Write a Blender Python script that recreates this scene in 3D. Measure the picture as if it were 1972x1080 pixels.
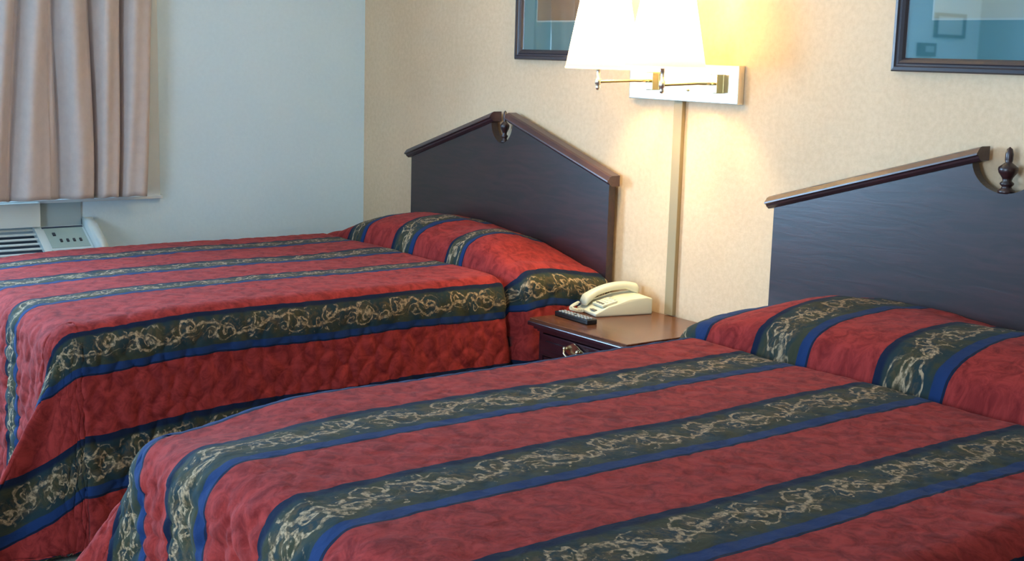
import bpy, bmesh, math, random
import numpy as np
from mathutils import Vector, Matrix, Euler

random.seed(7)
for o in list(bpy.data.objects):
    bpy.data.objects.remove(o)
SC = bpy.context.scene
COL = SC.collection
PI = math.pi

# ------------------------------------------------------------------ camera
cam = bpy.data.cameras.new('camera')
camo = bpy.data.objects.new('camera', cam)
COL.objects.link(camo)
YAW, PITCH, ROLL = 0.92086, 0.16872, 0.02811
fw = Vector((-math.sin(YAW)*math.cos(PITCH), math.cos(YAW)*math.cos(PITCH), -math.sin(PITCH)))
rr = fw.cross(Vector((0, 0, 1))).normalized()
uu = rr.cross(fw)
r2 = rr*math.cos(ROLL) + uu*math.sin(ROLL)
u2 = -rr*math.sin(ROLL) + uu*math.cos(ROLL)
M = Matrix((r2, u2, -fw)).transposed().to_4x4()
M.translation = Vector((5.5624, -3.3029, 1.5))
camo.matrix_world = M
cam.sensor_width = 36
cam.lens = 2543.5/1972*36
cam.clip_start = 0.05
SC.camera = camo

# ------------------------------------------------------------------ world and light
SC.view_settings.view_transform = 'Standard'
SC.view_settings.look = 'None'
SC.view_settings.exposure = 0.14
SC.view_settings.gamma = 1.0
SC.view_settings.use_curve_mapping = False
w = bpy.data.worlds.new('world')
SC.world = w
w.use_nodes = True
w.node_tree.nodes['Background'].inputs[0].default_value = (0.55, 0.75, 1.0, 1)
w.node_tree.nodes['Background'].inputs[1].default_value = 1.5

def area(name, loc, direction, sx, sy, power, col):
    l = bpy.data.lights.new(name, 'AREA')
    l.shape = 'RECTANGLE'; l.size = sx; l.size_y = sy; l.energy = power; l.color = col
    o = bpy.data.objects.new(name, l); COL.objects.link(o)
    o.location = loc
    o.rotation_euler = Vector(direction).to_track_quat('-Z', 'Y').to_euler()
    return o
# daylight coming in through the uncovered part of the window; an added, unseen doorway holds a fill light for the left wall
area('window_daylight', (-0.14, -3.0, 1.5), (1, 0, -0.05), 1.6, 1.15, 200, (0.42, 0.68, 1.0))
area('left_wall_fill', (3.6, -5.25, 1.1), (0, 1, 0), 1.4, 1.9, 95, (0.60, 0.80, 1.0))

# ------------------------------------------------------------------ node helper
class N:
    def __init__(s, name):
        s.m = bpy.data.materials.new(name); s.m.use_nodes = True
        s.t = s.m.node_tree; s.t.nodes.clear()
        s.out = s.t.nodes.new('ShaderNodeOutputMaterial')
    def node(s, typ, ins=None, **kw):
        n = s.t.nodes.new(typ)
        for k, v in kw.items(): setattr(n, k, v)
        for k, v in (ins or {}).items(): s.put(n.inputs[k], v)
        return n
    def put(s, sock, v):
        if isinstance(v, bpy.types.NodeSocket): s.t.links.new(v, sock)
        elif isinstance(v, (tuple, list)) and len(v) == 3 and sock.type == 'RGBA': sock.default_value = (*v, 1)
        else: sock.default_value = v
    def m_(s, op, a, b=0.0, c=0.0, clamp=False):
        n = s.t.nodes.new('ShaderNodeMath'); n.operation = op; n.use_clamp = clamp
        s.put(n.inputs[0], a); s.put(n.inputs[1], b)
        if len(n.inputs) > 2: s.put(n.inputs[2], c)
        return n.outputs[0]
    def step(s, x, lo, hi):
        n = s.node('ShaderNodeMapRange', {'Value': x, 'From Min': lo, 'From Max': hi}, interpolation_type='SMOOTHSTEP')
        return n.outputs[0]
    def mix(s, f, a, b):
        n = s.t.nodes.new('ShaderNodeMix'); n.data_type = 'RGBA'
        s.put(n.inputs[0], f); s.put(n.inputs[6], a); s.put(n.inputs[7], b)
        return n.outputs[2]
    def noise(s, vec, scale, detail=3.0, rough=0.5, dist=0.0):
        n = s.node('ShaderNodeTexNoise', {'Scale': scale, 'Detail': detail, 'Roughness': rough, 'Distortion': dist})
        if vec is not None: s.put(n.inputs['Vector'], vec)
        return n.outputs['Fac']
    def obj(s):
        return s.node('ShaderNodeTexCoord').outputs['Object']
    def bump(s, h, strength, dist):
        return s.node('ShaderNodeBump', {'Height': h, 'Strength': strength, 'Distance': dist}).outputs[0]
    def principled(s, **ins):
        n = s.t.nodes.new('ShaderNodeBsdfPrincipled')
        for k, v in ins.items(): s.put(n.inputs[k.replace('_', ' ')], v)
        s.t.links.new(n.outputs[0], s.out.inputs[0])
        return n

def simple(name, col, rough=0.5, metal=0.0, var=0.06, scale=8.0, bump=0.0, bscale=60, **kw):
    n = N(name)
    v = n.obj()
    nz = n.noise(v, scale)
    c = n.mix(nz, tuple(x*(1-var) for x in col), tuple(min(1, x*(1+var)) for x in col))
    ins = dict(Base_Color=c, Roughness=rough, Metallic=metal)
    if bump: ins['Normal'] = n.bump(n.noise(v, bscale, 4), bump, 0.002)
    ins.update(kw)
    n.principled(**ins)
    return n.m

def wallpaper(name, a, b):
    n = N(name); v = n.obj()
    big = n.noise(v, 2.2, 3)
    fine = n.noise(v, 55, 5, 0.65)
    f = n.m_('ADD', n.m_('MULTIPLY', big, 0.4), n.m_('MULTIPLY', fine, 0.6))
    f = n.step(f, 0.3, 0.7)
    n.principled(Base_Color=n.mix(f, a, b), Roughness=0.75, Normal=n.bump(fine, 0.35, 0.002))
    return n.m

def wood(name, a, b, rough=0.25, axis=0):
    n = N(name); v = n.obj()
    sc = [6, 6, 6]; sc[axis] = 0.8
    mp = n.node('ShaderNodeMapping', {'Vector': v, 'Scale': tuple(sc)}).outputs[0]
    g = n.noise(mp, 6, 6, 0.6, 1.2)
    g = n.step(g, 0.32, 0.7)
    n.principled(Base_Color=n.mix(g, a, b), Roughness=rough, Normal=n.bump(g, 0.08, 0.001), Specular_IOR_Level=0.75)
    return n.m

MAT = {}
MAT['paper'] = wallpaper('cream_wallpaper', (0.70, 0.49, 0.30), (0.81, 0.595, 0.385))
MAT['blue_wall'] = wallpaper('pale_blue_paint', (0.66, 0.84, 0.93), (0.70, 0.88, 0.97))
MAT['teal_wall'] = wallpaper('dull_teal_paint', (0.22, 0.30, 0.33), (0.25, 0.33, 0.36))
MAT['ceiling'] = simple('ceiling_paint', (0.75, 0.74, 0.72), 0.9, bump=0.2)
MAT['carpet'] = simple('carpet', (0.16, 0.16, 0.13), 0.95, var=0.25, scale=90, bump=0.8, bscale=220)
MAT['wood'] = wood('dark_cherry_wood', (0.018, 0.007, 0.008), (0.040, 0.013, 0.014), 0.34)
MAT['rail'] = wood('dark_cherry_rail', (0.045, 0.022, 0.026), (0.070, 0.034, 0.038), 0.32)
MAT['nstop'] = wood('nightstand_top_wood', (0.075, 0.026, 0.013), (0.14, 0.050, 0.024), 0.22)
MAT['nswood'] = wood('nightstand_wood', (0.024, 0.008, 0.012), (0.045, 0.014, 0.020), 0.25)
MAT['brass'] = simple('brass', (0.80, 0.66, 0.34), 0.22, 1.0, 0.03)
MAT['plate'] = simple('satin_nickel_plate', (0.90, 0.82, 0.66), 0.30, 1.0, 0.03)
MAT['antique'] = simple('antique_brass', (0.70, 0.58, 0.40), 0.25, 1.0, 0.2, 60)
MAT['channel'] = simple('beige_plastic', (0.37, 0.28, 0.145), 0.5)
MAT['phone'] = simple('ivory_plastic', (0.72, 0.70, 0.54), 0.38)
MAT['phone_dark'] = simple('grey_keys', (0.16, 0.15, 0.13), 0.5)
MAT['remote'] = simple('black_plastic', (0.012, 0.012, 0.014), 0.22)
MAT['button'] = simple('grey_rubber', (0.42, 0.42, 0.40), 0.5)
MAT['frame'] = simple('dark_frame', (0.035, 0.028, 0.036), 0.35, 0.0, 0.2)
MAT['mat'] = simple('teal_mat', (0.07, 0.22, 0.25), 0.8)
MAT['matline'] = simple('pale_mat_bevel', (0.45, 0.50, 0.48), 0.8)
MAT['acplastic'] = simple('white_plastic', (0.62, 0.70, 0.68), 0.45)
MAT['acpanel'] = simple('grey_green_plastic', (0.34, 0.44, 0.40), 0.5)
MAT['acdark'] = simple('louver_gap', (0.03, 0.05, 0.08), 0.6)
MAT['trim'] = simple('white_trim', (0.66, 0.74, 0.76), 0.45)
MAT['panel'] = simple('recess_shade_and_screen', (0.36, 0.47, 0.50), 0.6)  # shade of the recess put into the colour; the thermostat screen shares it
MAT['lining'] = simple('curtain_lining', (0.80, 0.80, 0.76), 0.9)
MAT['mattress'] = simple('mattress_ticking', (0.6, 0.58, 0.55), 0.9)
MAT['dark'] = simple('dark_plastic', (0.03, 0.03, 0.035), 0.4)

def art_mat(name, a, b, c):
    n = N(name); v = n.obj()
    f = n.noise(v, 9, 5, 0.6, 1.0)
    g = n.noise(v, 3, 2, 0.5)
    n.principled(Base_Color=n.mix(n.step(g, .4, .65), n.mix(f, a, b), c), Roughness=0.8)
    return n.m
MAT['art1'] = art_mat('abstract_brown_print', (0.20, 0.10, 0.05), (0.34, 0.19, 0.10), (0.26, 0.16, 0.10))
MAT['art2'] = art_mat('abstract_pale_print', (0.42, 0.42, 0.34), (0.50, 0.48, 0.36), (0.40, 0.42, 0.38))

def glass_mat():
    n = N('picture_glass')
    geo = n.node('ShaderNodeNewGeometry')
    dt = n.node('ShaderNodeVectorMath', {0: geo.outputs['Normal'], 1: geo.outputs['Incoming']}, operation='DOT_PRODUCT').outputs['Value']
    c5 = n.m_('POWER', n.m_('SUBTRACT', 1.0, n.m_('ABSOLUTE', dt)), 5.0)
    fr = n.m_('ADD', 0.30, n.m_('MULTIPLY', c5, 0.70))
    t = n.node('ShaderNodeBsdfTransparent', {'Color': (0.95, 1, 1)}).outputs[0]
    g = n.node('ShaderNodeBsdfGlossy', {'Color': (1, 1, 1), 'Roughness': 0.02}).outputs[0]
    mx = n.node('ShaderNodeMixShader', {0: fr, 1: t, 2: g})
    n.t.links.new(mx.outputs[0], n.out.inputs[0])
    return n.m
MAT['glass'] = glass_mat()

def shade_mat():
    n = N('lamp_shade_linen')
    v = n.obj()
    nz = n.noise(v, 180, 2)
    col = n.mix(nz, (0.95, 0.84, 0.60), (0.98, 0.88, 0.66))
    d = n.node('ShaderNodeBsdfDiffuse', {'Color': col}).outputs[0]
    t = n.node('ShaderNodeBsdfTranslucent', {'Color': col}).outputs[0]
    mx = n.node('ShaderNodeMixShader', {0: 0.62, 1: d, 2: t})
    n.t.links.new(mx.outputs[0], n.out.inputs[0])
    return n.m
MAT['shade'] = shade_mat()

def bulb_mat():
    n = N('bulb_glow')
    e = n.node('ShaderNodeEmission', {'Color': (1.0, 0.78, 0.45), 'Strength': 25.0}).outputs[0]
    n.t.links.new(e, n.out.inputs[0])
    return n.m
MAT['bulb'] = bulb_mat()

def curtain_mat():
    n = N('mauve_curtain_cloth'); v = n.obj()
    nz = n.noise(v, 30, 5, 0.6)
    col = n.mix(nz, (0.48, 0.40, 0.365), (0.62, 0.53, 0.48))
    p = n.principled(Base_Color=col, Roughness=0.85, Normal=n.bump(n.noise(v, 300, 2), 0.3, 0.001))
    p.inputs['Sheen Weight'].default_value = 0.3
    return n.m
MAT['curtain'] = curtain_mat()

def spread_mat(name, cell, bandw):
    """striped quilted bedspread; UV 'pattern' = (stripe phase, metres along the bed), UV 'quilt' = metres"""
    n = N(name)
    uvp = n.node('ShaderNodeUVMap', uv_map='pattern').outputs[0]
    uvq = n.node('ShaderNodeUVMap', uv_map='quilt').outputs[0]
    sp = n.node('ShaderNodeSeparateXYZ', {0: uvp})
    U, V = sp.outputs[0], sp.outputs[1]
    BF = 0.45
    wob = n.m_('MULTIPLY', n.m_('SUBTRACT', n.noise(uvq, 14, 2), 0.5), 0.025)
    ph = n.m_('FRACT', n.m_('ADD', U, wob))
    wv = n.m_('DIVIDE', ph, BF)
    red_mask = n.m_('GREATER_THAN', ph, BF)
    # scroll ornament ------------------------------------------------
    nv = n.node('ShaderNodeTexNoise', {'Vector': uvq, 'Scale': 24.0, 'Detail': 2.0}, noise_dimensions='2D')
    nsep = n.node('ShaderNodeSeparateColor', {0: nv.outputs['Color']})
    dx = n.m_('MULTIPLY', n.m_('SUBTRACT', nsep.outputs[0], 0.5), 0.16)
    dy = n.m_('MULTIPLY', n.m_('SUBTRACT', nsep.outputs[1], 0.5), 0.16)
    A = n.m_('DIVIDE', V, cell)
    # row number shifts the repeat so that neighbouring bands differ
    A = n.m_('ADD', A, n.m_('MULTIPLY', n.m_('FLOOR', U), 0.37))
    B = n.m_('MULTIPLY', n.m_('SUBTRACT', wv, 0.42), bandw/cell)
    masks = []
    def spiral(off, cy, R, pitch, sgn, wdt):
        a = n.m_('ADD', n.m_('SUBTRACT', n.m_('FRACT', n.m_('ADD', A, off)), 0.5), dx)
        b = n.m_('ADD', n.m_('SUBTRACT', B, cy), dy)
        r = n.m_('SQRT', n.m_('ADD', n.m_('MULTIPLY', a, a), n.m_('MULTIPLY', b, b)))
        th = n.m_('DIVIDE', n.m_('ARCTAN2', b, a), 2*PI)
        f = n.m_('FRACT', n.m_('ADD', n.m_('DIVIDE', r, pitch), n.m_('MULTIPLY', th, sgn)))
        line = n.m_('SUBTRACT', 1.0, n.step(n.m_('ABSOLUTE', n.m_('SUBTRACT', f, 0.5)), wdt*0.6, wdt))
        m = n.m_('MULTIPLY', line, n.m_('SUBTRACT', 1.0, n.step(r, R*0.85, R)))
        masks.append(m)
    spiral(0.0, 0.03, 0.20, 0.105, 1.0, 0.17)
    spiral(0.5, -0.06, 0.17, 0.09, -1.0, 0.18)
    spiral(0.27, 0.09, 0.09, 0.08, 1.0, 0.2)
    spiral(0.78, 0.07, 0.10, 0.07, -1.0, 0.2)
    # running vine
    vine = n.m_('SUBTRACT', n.m_('ADD', B, dy), n.m_('MULTIPLY', n.m_('SINE', n.m_('MULTIPLY', n.m_('ADD', A, dx), 2*PI)), 0.10))
    masks.append(n.m_('SUBTRACT', 1.0, n.step(n.m_('ABSOLUTE', vine), 0.012, 0.03)))
    # leaves
    lv = n.noise(uvq, 30, 3, 0.6, 0.8)
    masks.append(n.step(lv, 0.60, 0.66))
    tot = masks[0]
    for m in masks[1:]: tot = n.m_('MAXIMUM', tot, m)
    fieldm = n.m_('MULTIPLY', n.step(wv, 0.12, 0.17), n.m_('SUBTRACT', 1.0, n.step(wv, 0.70, 0.76)))
    thin = n.step(n.noise(uvq, 95, 4, 0.7), 0.40, 0.60)
    tot = n.m_('MULTIPLY', n.m_('MULTIPLY', tot, fieldm), n.m_('ADD', n.m_('MULTIPLY', thin, 0.80), 0.14))
    # cloth colours ---------------------------------------------------
    mott = n.step(n.noise(uvq, 22, 6, 0.7, 1.0), 0.28, 0.68)
    red = n.mix(mott, (0.145, 0.014, 0.014), (0.315, 0.036, 0.032))
    field = n.mix(n.step(n.noise(uvq, 18, 3), .4, .62), (0.018, 0.034, 0.040), (0.040, 0.043, 0.026))
    gold = n.mix(n.noise(uvq, 40, 2), (0.26, 0.15, 0.07), (0.56, 0.43, 0.28))
    navy = (0.008, 0.014, 0.036)
    blue = (0.012, 0.032, 0.105)
    band = n.mix(n.step(wv, 0.08, 0.15), navy, field)
    corridor = n.m_('SUBTRACT', 1.0, n.step(n.m_('ABSOLUTE', n.m_('SUBTRACT', wv, 0.43)), 0.16, 0.27))
    br = n.m_('MULTIPLY', n.m_('MULTIPLY', corridor, n.step(n.noise(uvq, 34, 4, 0.7, 1.5), 0.46, 0.60)), 0.55)
    band = n.mix(br, band, n.mix(n.noise(uvq, 70, 2), (0.045, 0.030, 0.014), (0.16, 0.105, 0.055)))
    band = n.mix(tot, band, gold)
    band = n.mix(n.step(wv, 0.79, 0.81), band, blue)
    edge = n.m_('GREATER_THAN', wv, 0.96)
    band = n.mix(edge, band, navy)
    col = n.mix(red_mask, band, red)
    # crinkles in the cloth
    cr = n.noise(uvq, 60, 4, 0.6, 0.6)
    big = n.noise(uvq, 16, 3, 0.55, 0.5)
    h = n.m_('ADD', n.m_('MULTIPLY', cr, 0.35), big)
    p = n.principled(Base_Color=col, Roughness=0.9, Normal=n.bump(h, 0.5, 0.006))
    p.inputs['Sheen Weight'].default_value = 0.04
    p.inputs['Sheen Roughness'].default_value = 0.4
    p.inputs['Specular IOR Level'].default_value = 0.08
    return n.m

# ------------------------------------------------------------------ mesh helpers
def link(name, bm, mat, parent=None, smooth=False, loc=None):
    me = bpy.data.meshes.new(name)
    bmesh.ops.recalc_face_normals(bm, faces=bm.faces[:])
    bm.to_mesh(me); bm.free()
    me.materials.append(MAT[mat] if isinstance(mat, str) else mat)
    if smooth:
        for p in me.polygons: p.use_smooth = True
    o = bpy.data.objects.new(name, me); COL.objects.link(o)
    if parent: o.parent = parent
    if loc: o.location = loc
    return o

def tag(o, label=None, cat=None, group=None, kind=None):
    if label: o['label'] = label
    if cat: o['category'] = cat
    if group: o['group'] = group
    if kind: o['kind'] = kind
    return o

def empty(name, loc, label, cat, group=None, rz=0):
    o = bpy.data.objects.new(name, None); COL.objects.link(o)
    o.location = loc; o.rotation_euler = (0, 0, rz); o.empty_display_size = 0.1
    return tag(o, label, cat, group)

def box(bm, x0, x1, y0, y1, z0, z1, bev=0.0, seg=2):
    vs = [bm.verts.new((x, y, z)) for x in (x0, x1) for y in (y0, y1) for z in (z0, z1)]
    idx = [(0, 1, 3, 2), (4, 6, 7, 5), (0, 4, 5, 1), (2, 3, 7, 6), (0, 2, 6, 4), (1, 5, 7, 3)]
    fs = [bm.faces.new([vs[i] for i in f]) for f in idx]
    if bev:
        es = list({e for f in fs for e in f.edges})
        bmesh.ops.bevel(bm, geom=es, offset=bev, segments=seg, affect='EDGES', profile=0.7)
    return bm

def BOX(*a, **k):
    bm = bmesh.new(); box(bm, *a, **k); return bm

def lathe(bm, prof, c=(0, 0, 0), seg=32, axis='z'):
    rings = []
    for r, h in prof:
        ring = []
        for i in range(seg):
            a = 2*PI*i/seg
            p = (r*math.cos(a), r*math.sin(a), h)
            if axis == 'x': p = (h, r*math.cos(a), r*math.sin(a))
            if axis == 'y': p = (r*math.cos(a), h, r*math.sin(a))
            ring.append(bm.verts.new((p[0]+c[0], p[1]+c[1], p[2]+c[2])))
        rings.append(ring)
    for a, b in zip(rings, rings[1:]):
        for i in range(seg):
            bm.faces.new((a[i], a[(i+1) % seg], b[(i+1) % seg], b[i]))
    if prof[0][0] > 1e-4: bm.faces.new(rings[0][::-1])
    if prof[-1][0] > 1e-4: bm.faces.new(rings[-1])
    return bm

def tube(bm, pts, r, seg=10):
    pts = [Vector(p) for p in pts]
    rings = []
    up = Vector((0, 0, 1))
    for i, p in enumerate(pts):
        d = (pts[min(i+1, len(pts)-1)] - pts[max(i-1, 0)]).normalized()
        a = d.cross(up)
        if a.length < 1e-3: a = d.cross(Vector((1, 0, 0)))
        a.normalize(); b = d.cross(a)
        rad = r[i] if isinstance(r, (list, tuple)) else r
        rings.append([bm.verts.new(p + a*rad*math.cos(2*PI*k/seg) + b*rad*math.sin(2*PI*k/seg)) for k in range(seg)])
    for a, b in zip(rings, rings[1:]):
        for k in range(seg):
            bm.faces.new((a[k], a[(k+1) % seg], b[(k+1) % seg], b[k]))
    bm.faces.new(rings[0][::-1]); bm.faces.new(rings[-1])
    return bm

def extrude_poly(bm, poly, axis, d0, d1, bev=0.0):
    """poly: 2D list; axis 'y': (x,z) extruded along y; axis 'x': (y,z) along x; axis 'z': (x,y) along z"""
    def P(q, d):
        if axis == 'y': return (q[0], d, q[1])
        if axis == 'x': return (d, q[0], q[1])
        return (q[0], q[1], d)
    a = [bm.verts.new(P(q, d0)) for q in poly]
    b = [bm.verts.new(P(q, d1)) for q in poly]
    n = len(poly)
    fs = [bm.faces.new(a[::-1]), bm.faces.new(b)]
    for i in range(n):
        fs.append(bm.faces.new((a[i], a[(i+1) % n], b[(i+1) % n], b[i])))
    if bev:
        es = [e for e in fs[0].edges] + [e for e in fs[1].edges]
        bmesh.ops.bevel(bm, geom=es, offset=bev, segments=2, affect='EDGES')
    return bm

# ------------------------------------------------------------------ room shell
RX, RY, RZ = 6.7, -5.0, 2.5
T = 0.12
def struct(name, bm, mat, label=None):
    o = link(name, bm, mat)
    o['kind'] = 'structure'
    if label: o['label'] = label
    return o
struct('floor', BOX(-T, RX+T, RY-T, T, -0.1, 0), 'carpet', 'grey green carpeted floor')
struct('ceiling', BOX(-T, RX+T, RY-T, T, RZ, RZ+0.1), 'ceiling', 'white ceiling')
struct('wall_back', BOX(0, RX+T, 0, T, 0, RZ), 'paper', 'cream wallpapered wall behind both headboards')
# window wall, with the window opening
WY0, WY1, WZ0, WZ1 = -3.9, -1.13, 0.87, 2.1
bm = bmesh.new()
box(bm, -T, 0, WY1, T, 0, RZ)
box(bm, -T, 0, RY-T, WY0, 0, RZ)
box(bm, -T, 0, WY0, WY1, 0, WZ0)
box(bm, -T, 0, WY0, WY1, WZ1, RZ)
struct('wall_left', bm, 'blue_wall', 'pale blue window wall at the left')
# opposite wall with an added doorway opening for the fill light
DX0, DX1, DZ = 2.9, 4.3, 2.05
bm = bmesh.new()
box(bm, 0, DX0, RY-T, RY, 0, RZ)
box(bm, DX1, RX+T, RY-T, RY, 0, RZ)
box(bm, DX0, DX1, RY-T, RY, DZ, RZ)
struct('wall_front', bm, 'teal_wall', 'wall facing the headboards, seen only in the picture glass')
struct('wall_right', BOX(RX, RX+T, RY, 0, 0, RZ), 'paper', 'cream wall at the right end of the room')

# window: casing, sill, frame and pane
bm = bmesh.new()
box(bm, 0, 0.022, -1.14, -1.045, 0.85, 2.19, 0.004)
box(bm, 0, 0.022, WY0-0.08, WY0+0.01, 0.85, 2.19, 0.004)
box(bm, 0, 0.022, WY0-0.08, -1.045, 2.09, 2.19, 0.004)
win = struct('window_1', bm, 'trim', 'white window casing behind the curtain')
bm = bmesh.new(); box(bm, 0, 0.028, WY0-0.10, -1.035, 0.838, 0.852, 0.003)
s = link('window_sill', bm, 'trim', win)
bm = bmesh.new()
for y0, y1 in ((WY0, WY0+0.05), (WY1-0.05, WY1), (-2.55, -2.49)):
    box(bm, -0.09, -0.05, y0, y1, WZ0, WZ1)
box(bm, -0.09, -0.05, WY0, WY1, WZ0, WZ0+0.05); box(bm, -0.09, -0.05, WY0, WY1, WZ1-0.05, WZ1)
link('window_frame', bm, 'trim', win)
def clear_glass():
    n = N('window_glass')
    geo = n.node('ShaderNodeNewGeometry')
    dt = n.node('ShaderNodeVectorMath', {0: geo.outputs['Normal'], 1: geo.outputs['Incoming']}, operation='DOT_PRODUCT').outputs['Value']
    fr = n.m_('ADD', 0.06, n.m_('MULTIPLY', n.m_('POWER', n.m_('SUBTRACT', 1.0, n.m_('ABSOLUTE', dt)), 5.0), 0.94))
    t = n.node('ShaderNodeBsdfTransparent', {'Color': (0.97, 1, 1)}).outputs[0]
    g = n.node('ShaderNodeBsdfGlossy', {'Color': (1, 1, 1), 'Roughness': 0.02}).outputs[0]
    mx = n.node('ShaderNodeMixShader', {0: fr, 1: t, 2: g})
    n.t.links.new(mx.outputs[0], n.out.inputs[0])
    return n.m
bm = bmesh.new()
bm.faces.new([bm.verts.new(q) for q in ((-0.07, WY0+0.05, WZ0+0.05), (-0.07, WY1-0.05, WZ0+0.05), (-0.07, WY1-0.05, WZ1-0.05), (-0.07, WY0+0.05, WZ1-0.05))])
link('pane', bm, clear_glass(), win)
# casing of the added doorway on the opposite wall
bm = bmesh.new()
box(bm, DX0-0.07, DX0, RY, RY+0.02, 0, DZ+0.07); box(bm, DX1, DX1+0.07, RY, RY+0.02, 0, DZ+0.07)
box(bm, DX0-0.07, DX1+0.07, RY, RY+0.02, DZ, DZ+0.07)
struct('fill_doorway', bm, 'trim', 'white casing of the added, unseen doorway')
bm = bmesh.new(); box(bm, 0.013, RX, -0.013, 0, 0, 0.085, 0.003)
struct('baseboard_back', bm, 'trim', 'white baseboard')
bm = bmesh.new(); box(bm, 0, 0.013, RY, 0, 0, 0.085, 0.003)
struct('baseboard_left', bm, 'trim', 'white baseboard')

# ------------------------------------------------------------------ value noise for cloth shapes
rng = np.random.RandomState(11)
LAT = rng.rand(256, 256)
def vnoise(x, y):
    xi = np.floor(x).astype(int); yi = np.floor(y).astype(int)
    fx = x-xi; fy = y-yi
    fx = fx*fx*(3-2*fx); fy = fy*fy*(3-2*fy)
    a = LAT[xi % 256, yi % 256]; b = LAT[(xi+1) % 256, yi % 256]
    c = LAT[xi % 256, (yi+1) % 256]; d = LAT[(xi+1) % 256, (yi+1) % 256]
    return (a*(1-fx)+b*fx)*(1-fy)+(c*(1-fx)+d*fx)*fy - 0.5
def sstep(x, a, b):
    t = np.clip((x-a)/(b-a), 0, 1); return t*t*(3-2*t)

def scallop(s, t, wd=0.105, ht=0.052):
    """distance-based height of clam-shell quilting lines"""
    s, t = s + 0.055*vnoise(s*8+3, t*8)+0.02*vnoise(s*21, t*21+9), t + 0.050*vnoise(s*8+40, t*8+17)+0.02*vnoise(s*21+5, t*21)
    best = np.full(s.shape, 9.0)
    for k in (-1, 0, 1, 2):
        row = np.floor(t/ht)+k
        off = (row % 2)*wd/2
        for j in (0, 1):
            cx = (np.floor((s-off)/wd)+j)*wd + off + 0.0
            cy = row*ht - wd*0.5*0.9
            dd = np.abs(np.hypot(s-cx, t-cy)-wd*0.54)
            ok = (t > cy)
            # hide the part of the arc covered by the neighbouring row
            dd = np.where(ok & (np.abs(s-cx) <= wd*0.52), dd, 9.0)
            best = np.minimum(best, dd)
    return np.sqrt(np.clip(best/0.022, 0, 1))

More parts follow.
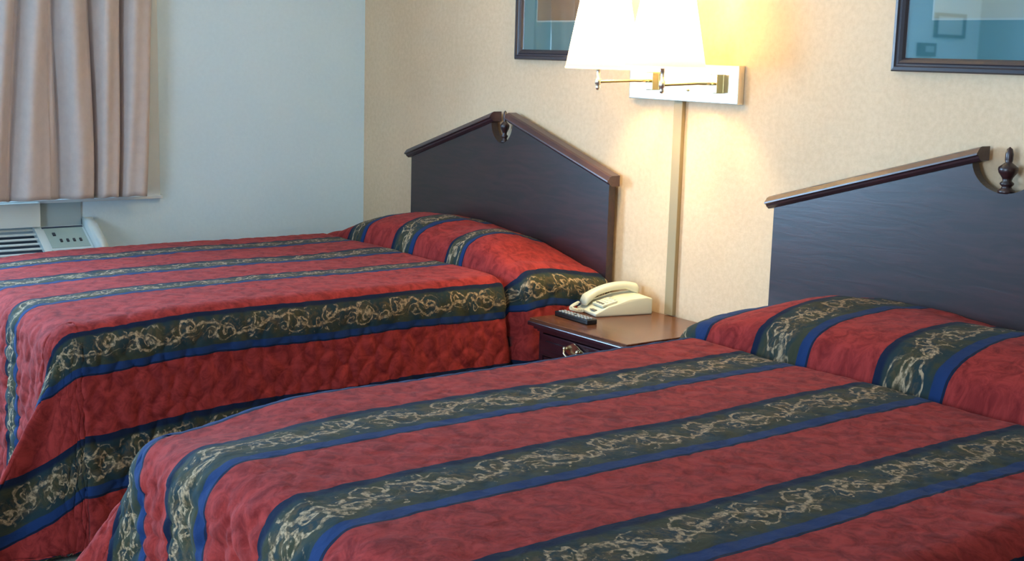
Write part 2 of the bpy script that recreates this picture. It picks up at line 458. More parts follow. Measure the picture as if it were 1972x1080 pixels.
def make_spread(name, c, mat, label, cat='bedspread', group=None):
    """c: dict of bed measurements. cloth coordinates (s = world x when flat, t = metres from the wall)"""
    rho = c['rho']; sL = c['x0']+rho; sR = c['x1']-rho; tF = c['foot']-rho
    A = rho*PI/2
    drop = A + (c['z']-rho-c['hem'])
    def F(phi, side):
        q = phi/(PI/2)
        cx = {1: c['cornerR'], -1: c['cornerL']}[side]
        hr, psi = cx
        k = c['fold']; q = np.where(q < 0.5, 0.5*(2*q)**k, q)
        wgt = 1-np.sqrt((2*q-1)**2+0.012)+0.006
        wgt = np.clip(wgt, 0, 1)
        a = np.clip(1-2*q, 0, 1)*0.05
        b = np.clip(2*q-1, 0, 1)*0.05
        val = c['valley']*np.exp(-((q-0.30)/0.13)**2)
        return a+wgt*hr*math.cos(psi)-val, b+wgt*hr*math.sin(psi)-val*0.5
    def pos(s, t):
        side = np.where(s > (sL+sR)/2, 1, -1)
        ds = np.maximum(np.maximum(s-sR, sL-s), 0); dt = np.maximum(t-tF, 0)
        r = np.hypot(ds, dt); phi = np.arctan2(dt, ds+1e-12)
        bx = np.clip(s, sL, sR); by = np.minimum(t, tF)
        th = np.minimum(r, A)/rho
        hs = rho*np.sin(th); vs = rho*(1-np.cos(th))
        L = np.maximum(r-A, 0)
        fR = F(phi, 1); fL = F(phi, -1)
        fx = np.where(side > 0, fR[0], fL[0]); fy = np.where(side > 0, fR[1], fL[1])
        mag = np.minimum(np.hypot(fx, fy), 0.95)
        # ease into the flare
        Le = L*L/(L+0.05)
        ox = hs*np.cos(phi)+fx*Le; oy = hs*np.sin(phi)+fy*Le
        v = vs + L - (1-np.sqrt(1-mag**2))*Le
        # soft hanging folds
        hang = sstep(L, 0.02, 0.5)
        along = np.where(ds > dt, t, s+7)
        fold = (vnoise(along*4.2+c['seed'], L*0.8)*0.055 + vnoise(along*11+c['seed']*3, L*2)*0.018)*hang*np.where((ds > 0) & (dt > 0), 0.35, 1)
        ox = ox + np.where(ds >= dt, fold, 0)*(ds > 0); oy = oy + np.where(dt > ds, fold, 0)
        # the pillows under the cloth at the head end
        yc = c['crease']+0.05*vnoise(s*3+c['seed'], s*0+2)*0.6
        u = (yc-t)/(yc-0.06)
        uc = np.clip(u, 0, 1)
        prof = np.clip(1-(1-np.clip(uc/0.58, 0, 1))**2.3, 0, 1)**0.43*(1-0.22*sstep(uc, 0.62, 1))
        eL = np.clip((bx-(sL-0.0))/c['taperL'], 0, 1); eR = np.clip(((sR+0.0)-bx)/(c['taperR']*(1+1.6*uc)), 0, 1)
        tap = (c['endL']+(1-c['endL'])*np.sin(eL*PI/2))*(c['endR']*(1-uc)+(1-c['endR']*(1-uc))*np.sin(eR*PI/2))
        lift = c['hump']*prof*tap*(1+0.25*vnoise(s*4.5+c['seed'], t*3))
        crease = -0.036*np.exp(-((t-yc-0.002)/0.020)**2)
        bulge = (c['bulge']*sstep(u, 0.0, 0.05)-0.03*np.exp(-(u/0.05)**2))*np.where(ds > 0, 1, 0)*sstep(ds, 0, A*0.8)*(1-0.3*sstep(L, 0.1, 0.55))
        ox = ox + bulge
        ztop = c['z']+lift+crease*(1-sstep(ds, A*0.6, A*1.5)) + 0.010*vnoise(s*3.1, t*3.1+c['seed']) - c['sag']*sstep(t, tF-0.55, tF+0.05)**2 - c['csag']*np.exp(-(np.hypot(np.minimum(np.maximum(s-sL, 0), np.maximum(sR-s, 0)), np.maximum(tF-t, 0))/0.21)**2)
        vv = v*(1+lift/(c['z']-c['hem'])*sstep(L, 0, 0.2))
        x = bx + side*ox; y = -(by+oy) ; z = ztop - vv
        x = x + 0
        return x, y, np.maximum(z, 0.012), r, L
    def posn(s, t):
        e = 1e-3
        p = np.stack(pos(s, t)[:3], -1); a = np.stack(pos(s+e, t)[:3], -1)-p; b = np.stack(pos(s, t+e)[:3], -1)-p
        n = np.cross(b, a); n /= np.linalg.norm(n, axis=-1, keepdims=True)+1e-12
        # outward = up on the top
        n = np.where((n[..., 2:3] < -0.3), -n, n)
        r = pos(s, t)[3]
        q = scallop(s, t)
        amp = c['puff']*(0.22+0.78*sstep(r, 0.02, 0.2))*(0.7+1.2*np.clip(vnoise(s*5, t*5)+0.25, 0, 1))
        cor = np.where((t > tF) & ((s > sR) | (s < sL)), 0.35, 1.0)
        d = ((q-0.6)*amp + vnoise(s*22, t*22)*0.004*(0.4+0.6*sstep(r, 0.02, 0.2)) + np.where(t > tF, vnoise(s*46+t*12, t*11-s*5)*0.010*sstep(r, 0.03, 0.12), 0))*cor
        p = p + n*d[..., None]
        p[..., 2] = np.maximum(p[..., 2], 0.006)
        return p
    H = 0.0085
    verts = []; faces = []; uvs = []; quilt = []
    kn = c['knots']
    ks = [k[0] for k in kn]; kp = [k[1] for k in kn]
    def patch(S, Tt, flip=False):
        P = posn(S, Tt)
        base = sum(len(v) for v in verts)
        n, m = S.shape
        verts.append(P.reshape(-1, 3))
        sk = c['skew']*sstep(Tt, tF-0.65, tF+0.05)*sstep(S-sR, 0.10, 0.45)
        sk = sk + c['skf']*sstep(Tt, tF, tF+0.22)*(1-sstep(S, sL, sL+0.24))
        ycm = c['crease']; uu_ = (ycm-Tt)/(ycm-0.06); dsx = np.maximum(np.maximum(S-sR, sL-S), 0)
        Tv = Tt - c['bulge']*sstep(uu_, 0, 0.05)*sstep(dsx, 0, A*0.8) - c['hump']*0.6*sstep(uu_, 0, 0.4)*(1-sstep(dsx, 0, A))
        quilt.append(np.stack([S-sk, Tv], -1).reshape(-1, 2))
        idx = np.arange(n*m).reshape(n, m)+base
        f = np.stack([idx[:-1, :-1], idx[1:, :-1], idx[1:, 1:], idx[:-1, 1:]], -1).reshape(-1, 4)
        if flip: f = f[:, ::-1]
        faces.append(f)
    def lin(a, b): return np.linspace(a, b, max(2, int(abs(b-a)/H)+1))
    ts = lin(0.055, tF); ss = lin(sL, sR); rs = lin(0, drop)
    S, Tt = np.meshgrid(ss, ts, indexing='ij'); patch(S, Tt)
    S, Tt = np.meshgrid(sR+rs, ts, indexing='ij'); patch(S, Tt)
    S, Tt = np.meshgrid((sL-rs)[::-1], ts, indexing='ij'); patch(S, Tt)
    S, Tt = np.meshgrid(ss, tF+rs, indexing='ij'); patch(S, Tt)
    ph = np.linspace(0, PI/2, 120)
    Rg, Pg = np.meshgrid(rs, ph, indexing='ij')
    Rg = Rg*(1+c['clong']*np.sin(2*Pg))
    patch(sR+Rg*np.cos(Pg), tF+Rg*np.sin(Pg))
    patch(sL-Rg*np.cos(Pg), tF+Rg*np.sin(Pg), True)
    V = np.concatenate(verts); Fc = np.concatenate(faces); Q = np.concatenate(quilt)
    # weld the patches: identical positions share a vertex
    key = np.round(V/2e-4).astype(np.int64)
    _, first, inv = np.unique(key, axis=0, return_index=True, return_inverse=True)
    inv = inv.reshape(-1)
    V2 = V[first]; Q2 = Q[first]; F2 = inv[Fc]
    good = np.array([len(set(f)) == 4 for f in F2.tolist()])
    F2 = F2[good]
    me = bpy.data.meshes.new(name)
    me.from_pydata(V2.tolist(), [], F2.tolist())
    l = np.zeros(len(me.loops), dtype=np.int32); me.loops.foreach_get('vertex_index', l)
    ql = Q2[l]
    pu = np.interp(ql[:, 0], ks, kp)
    for nm, arr in (('pattern', np.stack([pu, ql[:, 1]], -1)), ('quilt', ql+np.array([c['seed'], 0]))):
        uv = me.uv_layers.new(name=nm)
        uv.data.foreach_set('uv', arr.astype(np.float32).ravel())
    me.polygons.foreach_set('use_smooth', [True]*len(me.polygons))
    me.materials.append(mat)
    me.update()
    o = bpy.data.objects.new(name, me); COL.objects.link(o)
    sm = o.modifiers.new('thickness', 'SOLIDIFY'); sm.thickness = 0.006; sm.offset = -1
    tag(o, label, cat, group)
    return o

# stripe positions: band k spans phase k .. k+.45
def knots(bands):
    out = []
    for k, (a, b) in enumerate(bands):
        out += [(a, k), (b, k+0.45)]
    a, b = bands[0]; out.insert(0, (a-0.37, -1.0))
    a, b = bands[-1]; out.append((a+0.40, len(bands)*1.0))
    return out
B1 = dict(x0=0.42, x1=1.82, z=0.705, foot=2.105, rho=0.08, hem=0.05, crease=0.455, hump=0.115, bulge=0.075,
          taperL=0.36, taperR=0.22, endL=0.05, endR=0.55, cornerR=(0.62, math.radians(78)), cornerL=(0.45, math.radians(45)),
          sag=0.012, csag=0.012, clong=0.30, seed=3.3, puff=0.010, skew=0.02, valley=0.09, skf=0.0, fold=2.6,
          knots=knots([(-0.48, -0.33), (-0.11, 0.04), (0.25, 0.40), (0.63, 0.77), (0.99, 1.15), (1.37, 1.485), (1.795, 1.925), (2.09, 2.27), (2.47, 2.6)]))
make_spread('bedspread', B1, spread_mat('striped_quilt_cloth', 0.25, 0.15),
            'red quilted bedspread with blue floral stripes on the bed nearest the curtained window', group=None)
B2 = dict(x0=2.84, x1=4.40, z=0.705, foot=2.295, rho=0.085, hem=0.05, crease=0.60, hump=0.120, bulge=0.055,
          taperL=0.22, taperR=0.30, endL=0.50, endR=0.4, cornerR=(0.5, math.radians(45)), cornerL=(0.70, math.radians(45)),
          sag=0.0, csag=0.040, clong=0.25, seed=8.1, puff=0.010, skew=0.0, valley=0.0, skf=0.10, fold=1.4,
          knots=knots([(1.85, 2.03), (2.26, 2.45), (2.70, 2.925), (3.10, 3.30), (3.515, 3.727), (3.95, 4.16), (4.39, 4.59), (4.83, 5.03)]))
make_spread('bedspread', B2, spread_mat('striped_quilt_cloth_large', 0.28, 0.20),
            'red quilted bedspread with blue floral stripes on the nearest bed in the foreground', group=None)

# ------------------------------------------------------------------ beds under the spreads
def make_bed(x0, x1, y1, label):
    b = empty('bed', ((x0+x1)/2, -1.0, 0), label, 'bed', None)
    cx = (x0+x1)/2
    def part(nm, a): 
        bm = bmesh.new(); box(bm, a[0]-cx, a[1]-cx, a[2]+1.0, a[3]+1.0, a[4], a[5], a[6]); return link(nm, bm, a[7], b, True)
    part('mattress', (x0, x1, y1, -0.09, 0.42, 0.665, 0.05, 'mattress'))
    part('box_spring', (x0+0.01, x1-0.01, y1+0.02, -0.09, 0.2, 0.42, 0.02, 'mattress'))
    for sx in (x0+0.12, x1-0.12):
        for y in (y1+0.15, -0.25):
            part('leg', (sx-0.03, sx+0.03, y-0.03, y+0.03, 0.0, 0.2, 0.005, 'dark'))
make_bed(0.50, 1.73, -2.02, 'bed nearest the curtained window, hidden under its striped bedspread')
make_bed(2.93, 4.30, -2.20, 'nearest bed in the foreground, hidden under its striped bedspread')

# ------------------------------------------------------------------ headboards
def headboard(cx, W, ze, zr, rx, gap, depth, label):
    """ze: eave height (top of rail at its outer end), zr: rail top at the gap"""
    h = empty('headboard', (cx, -0.03, 0), label, 'headboard', None)
    hw = W/2
    def off(bm):
        for v in bm.verts: v.co.x -= cx; v.co.y += 0.03
        return bm
    slope = (zr-ze)/(hw-gap)
    rt = 0.034
    # panel with the scooped opening
    pw = hw-0.02
    pz = lambda x: ze + slope*(hw-abs(x)) - rt*0.8
    poly = [(-pw, 0.30), (pw, 0.30), (pw, pz(pw))]
    poly.append((rx, pz(rx)))
    zc = pz(rx)
    for i in range(1, 24):
        a = PI*i/24
        poly.append((rx*math.cos(a), zc-depth*math.sin(a)))
    poly.append((-rx, pz(rx))); poly.append((-pw, pz(pw)))
    bm = bmesh.new()
    extrude_poly(bm, [(x+cx, z) for x, z in poly], 'y', -0.052, -0.02, 0.0)
    link('panel', off(bm), 'wood', h)
    for s in (-1, 1):
        # moulded rail running up the slope: stepped cross-section (y, z offsets)
        sec = [(-0.018, 0.0), (-0.056, 0.0), (-0.066, -0.004), (-0.078, -0.018), (-0.079, -0.023), (-0.070, -0.026), (-0.067, -0.032), (-0.056, -0.040), (-0.018, -0.040)]
        bm = bmesh.new()
        ends = []
        for xx, zz in ((hw, ze), (gap, zr)):
            ends.append([bm.verts.new((cx+s*xx, y, zz+dz)) for y, dz in sec])
        n = len(sec)
        for i in range(n):
            bm.faces.new((ends[0][i], ends[0][(i+1) % n], ends[1][(i+1) % n], ends[1][i]))
        bm.faces.new(ends[0]); bm.faces.new(ends[1][::-1])
        link('rail', off(bm), 'rail', h)
    # turned finial in the opening
    zb = zc-depth
    k = depth/0.10
    prof = [(0.0001, 0), (0.023, 0), (0.023, 0.008), (0.015, 0.013), (0.013, 0.018), (0.019, 0.024), (0.019, 0.028), (0.012, 0.034), (0.015, 0.042), (0.025, 0.056), (0.027, 0.064), (0.026, 0.070), (0.016, 0.078),
            (0.009, 0.083), (0.011, 0.090), (0.011, 0.106), (0.008, 0.119), (0.0001, 0.125)]
    bm = bmesh.new()
    lathe(bm, [(r*min(1, rx/0.105), z*k*1.16+zb) for r, z in prof], (cx, -0.036, 0), 20)
    link('finial', off(bm), 'wood', h, True)
    for s in (-1, 1):
        bm = bmesh.new()
        box(bm, cx+s*(pw-0.10)-0.035, cx+s*(pw-0.10)+0.035, -0.018, -0.001, 0.35, ze-0.1)
        link('mounting_strip', off(bm), 'wood', h)
    return h
headboard(1.187, 1.40, 1.070, 1.270, 0.074, 0.050, 0.092, 'dark wooden gabled headboard of the bed nearest the curtained window')
headboard(3.495, 1.675, 1.072, 1.288, 0.104, 0.073, 0.088, 'dark wooden gabled headboard with finial behind the nearest bed')

# ------------------------------------------------------------------ nightstand
NX0, NX1, NYF, NZ = 1.955, 2.475, -0.485, 0.59
ns = empty('nightstand', ((NX0+NX1)/2, -0.25, 0), 'dark cherry nightstand with a brass drawer pull between the two beds', 'nightstand')
def npart(nm, bm, mat, smooth=False, par=None):
    for v in bm.verts: v.co.x -= (NX0+NX1)/2; v.co.y += 0.25
    return link(nm, bm, mat, par or ns, smooth)
# top with a moulded edge
bm = bmesh.new(); box(bm, NX0+0.004, NX1-0.004, NYF+0.004, -0.012, NZ-0.012, NZ, 0.003, 3)
npart('top', bm, 'nstop')
bm = bmesh.new(); box(bm, NX0-0.002, NX1+0.002, NYF-0.002, -0.014, NZ-0.026, NZ-0.011, 0.006, 4)
box(bm, NX0+0.014, NX1-0.014, NYF+0.014, -0.014, NZ-0.038, NZ-0.026, 0.003)
box(bm, NX0+0.024, NX1-0.024, NYF+0.024, -0.014, NZ-0.046, NZ-0.038, 0.002)
npart('top_moulding', bm, 'nswood')
bm = bmesh.new()
box(bm, NX0+0.03, NX0+0.05, NYF+0.03, -0.014, 0.06, NZ-0.046)
box(bm, NX1-0.05, NX1-0.03, NYF+0.03, -0.014, 0.06, NZ-0.046)
box(bm, NX0+0.05, NX1-0.05, -0.03, -0.014, 0.06, NZ-0.046)
box(bm, NX0+0.05, NX1-0.05, NYF+0.035, -0.03, 0.437, 0.455)
box(bm, NX0+0.05, NX1-0.05, NYF+0.035, -0.03, 0.06, 0.08)
npart('body', bm, 'nswood')
def drawer(z0, z1):
    bm = bmesh.new()
    box(bm, NX0+0.052, NX1-0.052, NYF+0.022, NYF+0.05, z0, z1, 0.004)
    box(bm, NX0+0.075, NX1-0.075, NYF+0.016, NYF+0.024, z0+0.022, z1-0.022, 0.004)
    d = npart('drawer', bm, 'nswood')
    zc = (z0+z1)/2+(0.012 if z1 > 0.5 else 0); xc = (NX0+NX1)/2-0.02; yb = NYF+0.016
    # ornate back plate
    pts = []
    for i in range(48):
        a = 2*PI*i/48
        r = 1+0.16*math.cos(4*a)+0.08*math.cos(8*a)
        pts.append((xc+0.048*r*math.cos(a), zc+0.022*r*math.sin(a)))
    bm = bmesh.new(); extrude_poly(bm, pts, 'y', yb-0.004, yb, 0.001)
    npart('back_plate', bm, 'antique', False, d)
    bm = bmesh.new()
    tube(bm, [(xc-0.034, yb-0.004, zc+0.004), (xc-0.034, yb-0.018, zc+0.002), (xc-0.030, yb-0.022, zc-0.012), (xc-0.014, yb-0.024, zc-0.020), (xc, yb-0.024, zc-0.017),
              (xc+0.014, yb-0.024, zc-0.020), (xc+0.030, yb-0.022, zc-0.012), (xc+0.034, yb-0.018, zc+0.002), (xc+0.034, yb-0.004, zc+0.004)], 0.0035, 8)
    for s in (-1, 1): lathe(bm, [(0.0001, -0.022), (0.006, -0.02), (0.008, -0.015), (0.006, -0.009), (0.004, -0.004)], (xc+s*0.034, yb, zc+0.004), 12, 'y')
    npart('pull', bm, 'antique', True, d)
drawer(0.462, NZ-0.050)
drawer(0.09, 0.43)
for x in (NX0+0.03, NX1-0.07):
    for y in (NYF+0.03, -0.055):
        bm = bmesh.new(); box(bm, x, x+0.04, y, y+0.04, 0, 0.062, 0.004); npart('foot', bm, 'nswood')

# ------------------------------------------------------------------ telephone
ph = empty('telephone', (2.03, -0.145, NZ), 'ivory corded telephone with its handset in place on the nightstand', 'telephone', None, -0.23)
# base: wedge, low at the front (-y), high at the back
def wedge(x0, x1, prof, bev=0.006):
    bm = bmesh.new(); extrude_poly(bm, prof, 'x', x0, x1)
    bmesh.ops.bevel(bm, geom=bm.edges[:], offset=bev, segments=3, affect='EDGES', profile=0.6)
    return bm
link('base', wedge(-0.075, 0.075, [(-0.115, 0.0), (0.115, 0.0), (0.115, 0.058), (0.09, 0.064), (0.02, 0.058), (-0.06, 0.038), (-0.118, 0.012)]), 'phone', ph, True)
bm = bmesh.new()
box(bm, -0.012, 0.066, -0.006, 0.006, -0.001, 0.001)
for v in bm.verts: v.co = Vector((v.co.x, v.co.y*5-0.055, v.co.z*3+0.0435+(v.co.y*5)*0.26))
kp = link('keypad', bm, 'phone', ph)
for i in range(3):
    for j in range(4):
        bm = bmesh.new()
        y = -0.078+j*0.0155
        z = 0.0435+(y+0.055)*0.26+0.001
        box(bm, 0.000+i*0.019, 0.013+i*0.019, y, y+0.009, z, z+0.006, 0.0015)
        tagk = link('key', bm, 'phone' if j else 'phone_dark', kp)
# handset lying along the left half: an arch with two swollen ends
bm = bmesh.new()
hp = []; hr = []
secs = 26
rings = []
for i in range(secs+1):
    u = i/secs
    y = -0.112+0.222*u
    arch = math.sin(PI*u)
    end = max(0, 1-min(u, 1-u)/0.22)
    zc = 0.046+0.022*arch**0.8+0.036*u
    hh = 0.014+0.008*end
    ww = 0.021+0.006*end
    if i in (0, secs): hh *= 0.55; ww *= 0.75
    ring = []
    for k in range(16):
        a = 2*PI*k/16
        cx_, cz_ = math.cos(a), math.sin(a)
        cx_ = math.copysign(abs(cx_)**0.7, cx_); cz_ = math.copysign(abs(cz_)**0.7, cz_)
        ring.append(bm.verts.new((-0.040+ww*cx_, y, zc+hh*cz_-end*0.010)))
    rings.append(ring)
for a, b in zip(rings, rings[1:]):
    for k in range(16): bm.faces.new((a[k], a[(k+1) % 16], b[(k+1) % 16], b[k]))
bm.faces.new(rings[0][::-1]); bm.faces.new(rings[-1])
hs = link('handset', bm, 'phone', ph, True)
# coiled cord from the handset's lower end to the base
pts = []
for i in range(240):
    u = i/239
    a = u*2*PI*22
    cx_ = -0.045-0.012*math.sin(u*PI)+0.09*u*0.4; cy_ = -0.128-0.030*math.sin(u*PI)
    pts.append((cx_+0.0055*math.cos(a), cy_+0.004*math.sin(a)*0.5+0.003*math.cos(a), 0.010+0.022*(1-u)**2+0.0055*math.sin(a)))
bm = bmesh.new(); tube(bm, pts, 0.0018, 6); link('coiled_cord', bm, 'phone', ph, True)
bm = bmesh.new(); box(bm, 0.018, 0.052, -0.112, -0.098, 0.019, 0.0225, 0.001); link('number_card', bm, 'phone_dark', ph)

# ------------------------------------------------------------------ remote control
rc = empty('remote_control', (2.075, -0.365, NZ), 'black remote control lying in front of the telephone on the nightstand', 'remote control', None, -0.06)
bm = bmesh.new(); box(bm, -0.100, 0.095, -0.022, 0.022, 0.0, 0.018, 0.005, 3); link('case', bm, 'remote', rc, True)
for i in range(9):
    for j in range(3):
        if i == 4 and j == 1: continue
        bm = bmesh.new(); x = -0.085+i*0.019; y = -0.0145+j*0.0115
        box(bm, x, x+0.011, y, y+0.006, 0.0175, 0.0205, 0.001)
        link('button', bm, 'button', rc)

# ------------------------------------------------------------------ wall lamp
lamp = empty('wall_lamp', (2.2, 0, 1.42), 'brass double swing-arm wall lamp with two lit cream shades between the headboards', 'wall lamp')
def lpart(nm, bm, mat, smooth=False, par=None):
    for v in bm.verts: v.co -= Vector((2.2, 0, 1.42))
    return link(nm, bm, mat, par or lamp, smooth)
bm = bmesh.new(); box(bm, 1.930, 2.470, -0.030, -0.001, 1.358, 1.487, 0.004, 2); lpart('back_plate', bm, 'plate')
for i, (bx, px, py, zb) in enumerate(((2.070, 2.000, -0.240, 1.462), (2.385, 2.325, -0.240, 1.472))):
    zc = 1.424
    bm = bmesh.new(); box(bm, bx-0.018, bx+0.018, -0.062, -0.030, zc-0.032, zc+0.032, 0.003); lpart('swivel_block', bm, 'brass')
    bm = bmesh.new()
    # arm: out from the block, back along the wall, then to the post
    tube(bm, [(bx, -0.058, zc), (bx, -0.085, zc), (bx-0.006, -0.10, zc), (bx-0.02, -0.115, zc), (px+0.01, py+0.005, zc-0.006), (px, py, zc-0.006)], 0.0055, 10)
    arm = lpart('arm', bm, 'brass', True)
    bm = bmesh.new()
    lathe(bm, [(0.0001, 1.388), (0.006, 1.390), (0.009, 1.398), (0.006, 1.406), (0.011, 1.410), (0.011, 1.428), (0.007, 1.432), (0.007, 1.470), (0.016, 1.474), (0.016, 1.53), (0.0001, 1.532)], (px, py, 0), 18)
    lpart('post', bm, 'plate', True, arm)
    # bulb
    zt = zb+0.235
    bz = zb+0.115
    bm = bmesh.new()
    lathe(bm, [(0.0001, bz-0.045), (0.012, bz-0.042), (0.014, bz-0.02), (0.027, bz+0.005), (0.029, bz+0.02), (0.022, bz+0.036), (0.0001, bz+0.045)], (px, py, 0), 18)
    lpart('bulb', bm, 'bulb', True)
    # shade
    bm = bmesh.new()
    sxc = px+(0.024 if i == 0 else 0.012)
    rb, rt_ = 0.133, 0.088
    prof = [(rb, zb), (rb+0.001, zb+0.006), (rb-0.0008, zb+0.008), (rt_+0.0015, zt-0.008), (rt_+0.002, zt), (rt_-0.001, zt), (rt_-0.003, zt-0.008), (rb-0.004, zb+0.006), (rb-0.003, zb)]
    seg = 48; rings = []
    for r, z in prof:
        rings.append([bm.verts.new((sxc+r*math.cos(2*PI*k/seg), py+r*math.sin(2*PI*k/seg), z)) for k in range(seg)])
    n = len(prof)
    rings = rings[:5]   # a single skin of cloth with rolled rims
    for a, b in zip(rings, rings[1:]):
        for k in range(seg): bm.faces.new((a[k], a[(k+1) % seg], b[(k+1) % seg], b[k]))
    sh = lpart('lamp_shade', bm, 'shade', True)
    bm = bmesh.new()
    for k in range(3):
        a = 2*PI*k/3+0.4
        tube(bm, [(px, py, zt-0.02), (sxc+rt_*math.cos(a), py+rt_*math.sin(a), zt-0.004)], 0.0015, 6)
    lpart('shade_spider', bm, 'brass', True, sh)
    L = bpy.data.lights.new('lamp_light', 'POINT'); L.energy = 32; L.color = (1.0, 0.79, 0.43); L.shadow_soft_size = 0.05
    lo = bpy.data.objects.new('lamp_light', L); COL.objects.link(lo); lo.location = (px, py, bz+0.075)
bm = bmesh.new(); lathe(bm, [(0.0001, -0.036), (0.004, -0.036), (0.005, -0.030)], (2.235, 0, 1.398), 10, 'y'); lpart('screw', bm, 'brass', True)

cc = link('cord_cover', BOX(2.156, 2.198, -0.018, 0.0, 0.592, 1.357, 0.003), 'channel')
tag(cc, 'narrow beige cord cover running down the wall below the lamp', 'cord cover')

# ------------------------------------------------------------------ framed pictures
def picture(x0, x1, z0, z1, art, label):
    p = empty('framed_picture', ((x0+x1)/2, 0, z0), label, 'picture')
    ox, oz = (x0+x1)/2, z0
    def pp(nm, bm, mat, par=None):
        for v in bm.verts: v.co.x -= ox; v.co.z -= oz
        return link(nm, bm, mat, par or p)
    # moulded frame: profile (inset from outer edge, y)
    sec = [(0, -0.001), (0, -0.020), (0.004, -0.025), (0.013, -0.026), (0.017, -0.021), (0.022, -0.020), (0.026, -0.023), (0.034, -0.018), (0.040, -0.010), (0.040, -0.001)]
    bm = bmesh.new()
    cs = []
    for sx, sz in ((0, 0), (1, 0), (1, 1), (0, 1)):
        ring = []
        for d, y in sec:
            x = x0+d if sx == 0 else x1-d
            z = z0+d if sz == 0 else z1-d
            ring.append(bm.verts.new((x, y, z)))
        cs.append(ring)
    n = len(sec)
    for i in range(4):
        a, b = cs[i], cs[(i+1) % 4]
        for k in range(n):
            bm.faces.new((a[k], a[(k+1) % n], b[(k+1) % n], b[k]))
    pp('frame', bm, 'frame')
    pp('mat_board', BOX(x0+0.036, x1-0.036, -0.006, -0.002, z0+0.036, z1-0.036), 'mat')
    pp('mat_bevel', BOX(x0+0.120, x1-0.120, -0.0068, -0.0058, z0+0.148, z1-0.148), 'matline')
    pp('print', BOX(x0+0.126, x1-0.126, -0.0076, -0.0066, z0+0.154, z1-0.154), art)
    bm = bmesh.new()
    bm.faces.new([bm.verts.new(q) for q in ((x0+0.038, -0.010, z0+0.038), (x1-0.038, -0.010, z0+0.038), (x1-0.038, -0.010, z1-0.038), (x0+0.038, -0.010, z1-0.038))])
    pp('glass', bm, 'glass')
    return p
picture(1.219, 1.86, 1.485, 2.25, 'art1', 'dark framed picture with teal mat and brown print, partly behind the lamp shade')
picture(3.070, 3.80, 1.485, 2.25, 'art2', 'dark framed picture above the nearest bed, its glass reflecting the pale wall')

# things on the window wall that show only as reflections in the picture glass
wm = empty('mirror', (0, -4.64, 1.70), 'white framed mirror on the window wall, seen reflected in the picture glass', 'mirror')
bm = bmesh.new()
for a in ((0.0, 0.02, -0.17, -0.145, 0.02, 0.145), (0.0, 0.02, 0.145, 0.17, 0.02, 0.145), (0, 0.02, -0.17, 0.17, 0.0, 0.022), (0, 0.02, -0.17, 0.17, 0.143, 0.165)):
    box(bm, *a)
link('frame', bm, 'frame', wm)
link('mirror_glass', BOX(0.0, 0.008, -0.145, 0.145, 0.02, 0.145), 'trim', wm)
tb = empty('thermostat', (0, -4.39, 1.57), 'small dark thermostat on the window wall, seen reflected in the picture glass', 'thermostat')
link('case', BOX(0.0, 0.03, -0.09, 0.09, 0, 0.09, 0.004), 'dark', tb)
link('screen', BOX(0.028, 0.032, -0.06, 0.03, 0.03, 0.07), 'panel', tb)

# ------------------------------------------------------------------ curtain
cu = empty('curtain', (0.1, -1.6, 0.86), 'mauve beige pleated curtain hanging over the window at the left', 'curtain')
def curtain_sheet(name, y0, y1, xoff, amp, z0, z1, mat, seed, lean):
    ny, nz = 420, 60
    ys = np.linspace(0, 1, ny); zs = np.linspace(0, 1, nz)
    Y, Z = np.meshgrid(ys, zs, indexing='ij')
    wd = y0-y1
    k = Y*wd
    drift = (Z)*0.016*np.sin(k*9+1)
    kk = k + drift
    ph_ = kk*2*PI/0.150 + 2.2*vnoise(kk*3.5+seed, Z*1.3) * 2 + 0.8*np.sin(kk*13+seed)
    wave = np.sin(ph_)
    wave = np.sign(wave)*np.abs(wave)**0.75
    a = amp*(0.8+0.7*vnoise(kk*6+seed, Z*0.8+3))
    X = xoff + a*wave + 0.010*np.sin(ph_*2.1+1.0+Z*2) + 0.012*vnoise(kk*30, Z*3)
    YY = y0 - k + lean*Z + 0.012*np.cos(ph_*1.0)*np.ones_like(Z)
    ZZ = z0 + (z1-z0)*Z + (1-Z)**8*0.004*np.sin(ph_)
    verts = np.stack([X, YY, ZZ], -1).reshape(-1, 3)-np.array([0.1, -1.6, 0.86])
    idx = np.arange(ny*nz).reshape(ny, nz)
    f = np.stack([idx[:-1, :-1], idx[1:, :-1], idx[1:, 1:], idx[:-1, 1:]], -1).reshape(-1, 4)
    me = bpy.data.meshes.new(name); me.from_pydata(verts.tolist(), [], f.tolist())
    me.polygons.foreach_set('use_smooth', [True]*len(me.polygons)); me.materials.append(MAT[mat])
    o = bpy.data.objects.new(name, me); COL.objects.link(o); o.parent = cu
    m = o.modifiers.new('thickness', 'SOLIDIFY'); m.thickness = 0.003
    return o
curtain_sheet('cloth', -1.150, -2.15, 0.110, 0.048, 0.862, 2.16, 'curtain', 4.0, 0.075)
curtain_sheet('lining', -1.128, -2.15, 0.045, 0.006, 0.868, 2.16, 'lining', 2.0, 0.02)
bm = bmesh.new(); tube(bm, [(0.105-0.1, -1.0+1.6, 2.19-0.86), (0.105-0.1, -4.0+1.6, 2.19-0.86)], 0.012, 12)
for y in (-1.05, -3.95): tube(bm, [(-0.1, y+1.6, 1.33), (0.005, y+1.6, 1.33)], 0.008, 8)
link('curtain_rod', bm, 'plate', cu, True)

# ------------------------------------------------------------------ air conditioner below the window
ac = empty('air_conditioner', (0, -1.85, 0.1), 'white wall air conditioner with louvers and control panel below the curtain', 'air conditioner')
def apart(nm, bm, mat, smooth=False, par=None):
    for v in bm.verts: v.co -= Vector((0, -1.85, 0.1))
    return link(nm, bm, mat, par or ac, smooth)
AY0, AY1 = -1.345, -2.42     # right end, left end (as seen)
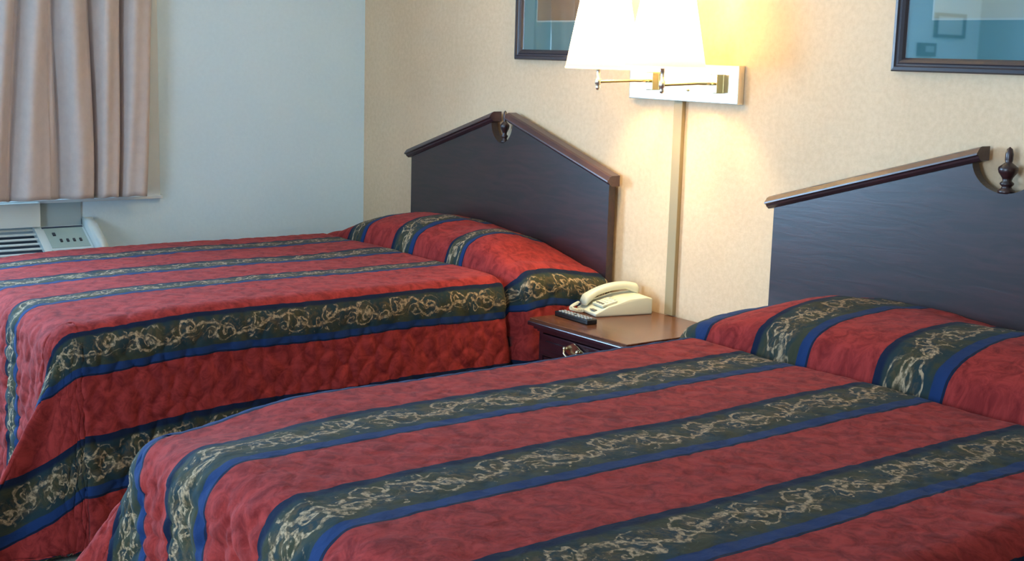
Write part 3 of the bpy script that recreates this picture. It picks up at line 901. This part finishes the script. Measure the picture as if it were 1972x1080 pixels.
# cabinet with rounded front top edge, cross-section (x, z) extruded along y
def sect(pts, ya, yb):
    bm = bmesh.new()
    a = [bm.verts.new((x, ya, z)) for x, z in pts]; b = [bm.verts.new((x, yb, z)) for x, z in pts]
    n = len(pts); bm.faces.new(a); bm.faces.new(b[::-1])
    for i in range(n): bm.faces.new((a[i], b[i], b[(i+1) % n], a[(i+1) % n]))
    return bm
cab = [(0, 0.10), (0.19, 0.10), (0.20, 0.14), (0.20, 0.59), (0.19, 0.615), (0.05, 0.65), (0, 0.65)]
apart('cabinet', sect(cab, AY0-0.045, AY1+0.04), 'acplastic')
endc = [(0, 0.10), (0.20, 0.10), (0.212, 0.14), (0.212, 0.63), (0.20, 0.675), (0.17, 0.70), (0.08, 0.745), (0.05, 0.765), (0.02, 0.77), (0, 0.77)]
for ya, yb in ((AY0, AY0-0.047), (AY1+0.042, AY1)):
    bm = sect(endc, ya, yb); bmesh.ops.bevel(bm, geom=bm.edges[:], offset=0.008, segments=2, affect='EDGES'); apart('end_cap', bm, 'acplastic', True)
# control panel on the sloping face near the right end
def slope(x): return 0.742 - (x-0.03)*0.60   # top slope of the raised section
cp = [(0.03, 0.64), (0.165, 0.62), (0.165, slope(0.165)), (0.03, slope(0.03))]
apart('control_box', sect(cp, AY0-0.05, -1.575), 'acplastic')
def on_slope(nm, ya, yb, xa, xb, h, mat, par=None):
    pts = [(xa, slope(xa)-0.002), (xb, slope(xb)-0.002), (xb, slope(xb)+h), (xa, slope(xa)+h)]
    return apart(nm, sect(pts, ya, yb), mat, False, par)
pl = on_slope('control_panel', -1.405, -1.565, 0.045, 0.155, 0.002, 'acpanel')
pl['label'] = 'grey green control panel with small buttons'
for i in range(4): on_slope('button', -1.43-i*0.027, -1.44-i*0.027, 0.112, 0.126, 0.006, 'dark', pl)
on_slope('button', -1.528, -1.540, 0.075, 0.090, 0.006, 'dark', pl)
on_slope('panel_gap', -1.40, -1.575, 0.036, 0.043, 0.0025, 'acdark')
# louvred outlet
bm = sect([(0.02, 0.64), (0.175, 0.60), (0.175, 0.642), (0.02, 0.712)], -1.60, AY1+0.04); gr = apart('outlet', bm, 'acdark')
div = sect([(0.02, 0.64), (0.185, 0.62), (0.185, slope(0.185)+0.004), (0.02, slope(0.02)+0.004)], -1.573, -1.602)
apart('divider', div, 'acplastic')
for i in range(6):
    x = 0.028+i*0.027; z = 0.734-(x-0.03)*0.60
    apart('louver', sect([(x, z-0.005), (x+0.006, z-0.008), (x+0.007, z-0.004), (x+0.001, z+0.001)], -1.602, AY1+0.04), 'acplastic')
# white board, and a panel painted grey as the recess shade, under the sill
struct('trim_1', BOX(0, 0.055, -2.5, -1.578, 0.745, 0.845, 0.003), 'acplastic', 'white board under the window sill')
struct('recess_shade_panel', BOX(0, 0.012, -1.578, -1.395, 0.70, 0.845, 0.001), 'panel', 'panel under the window sill, recess shade painted in grey')
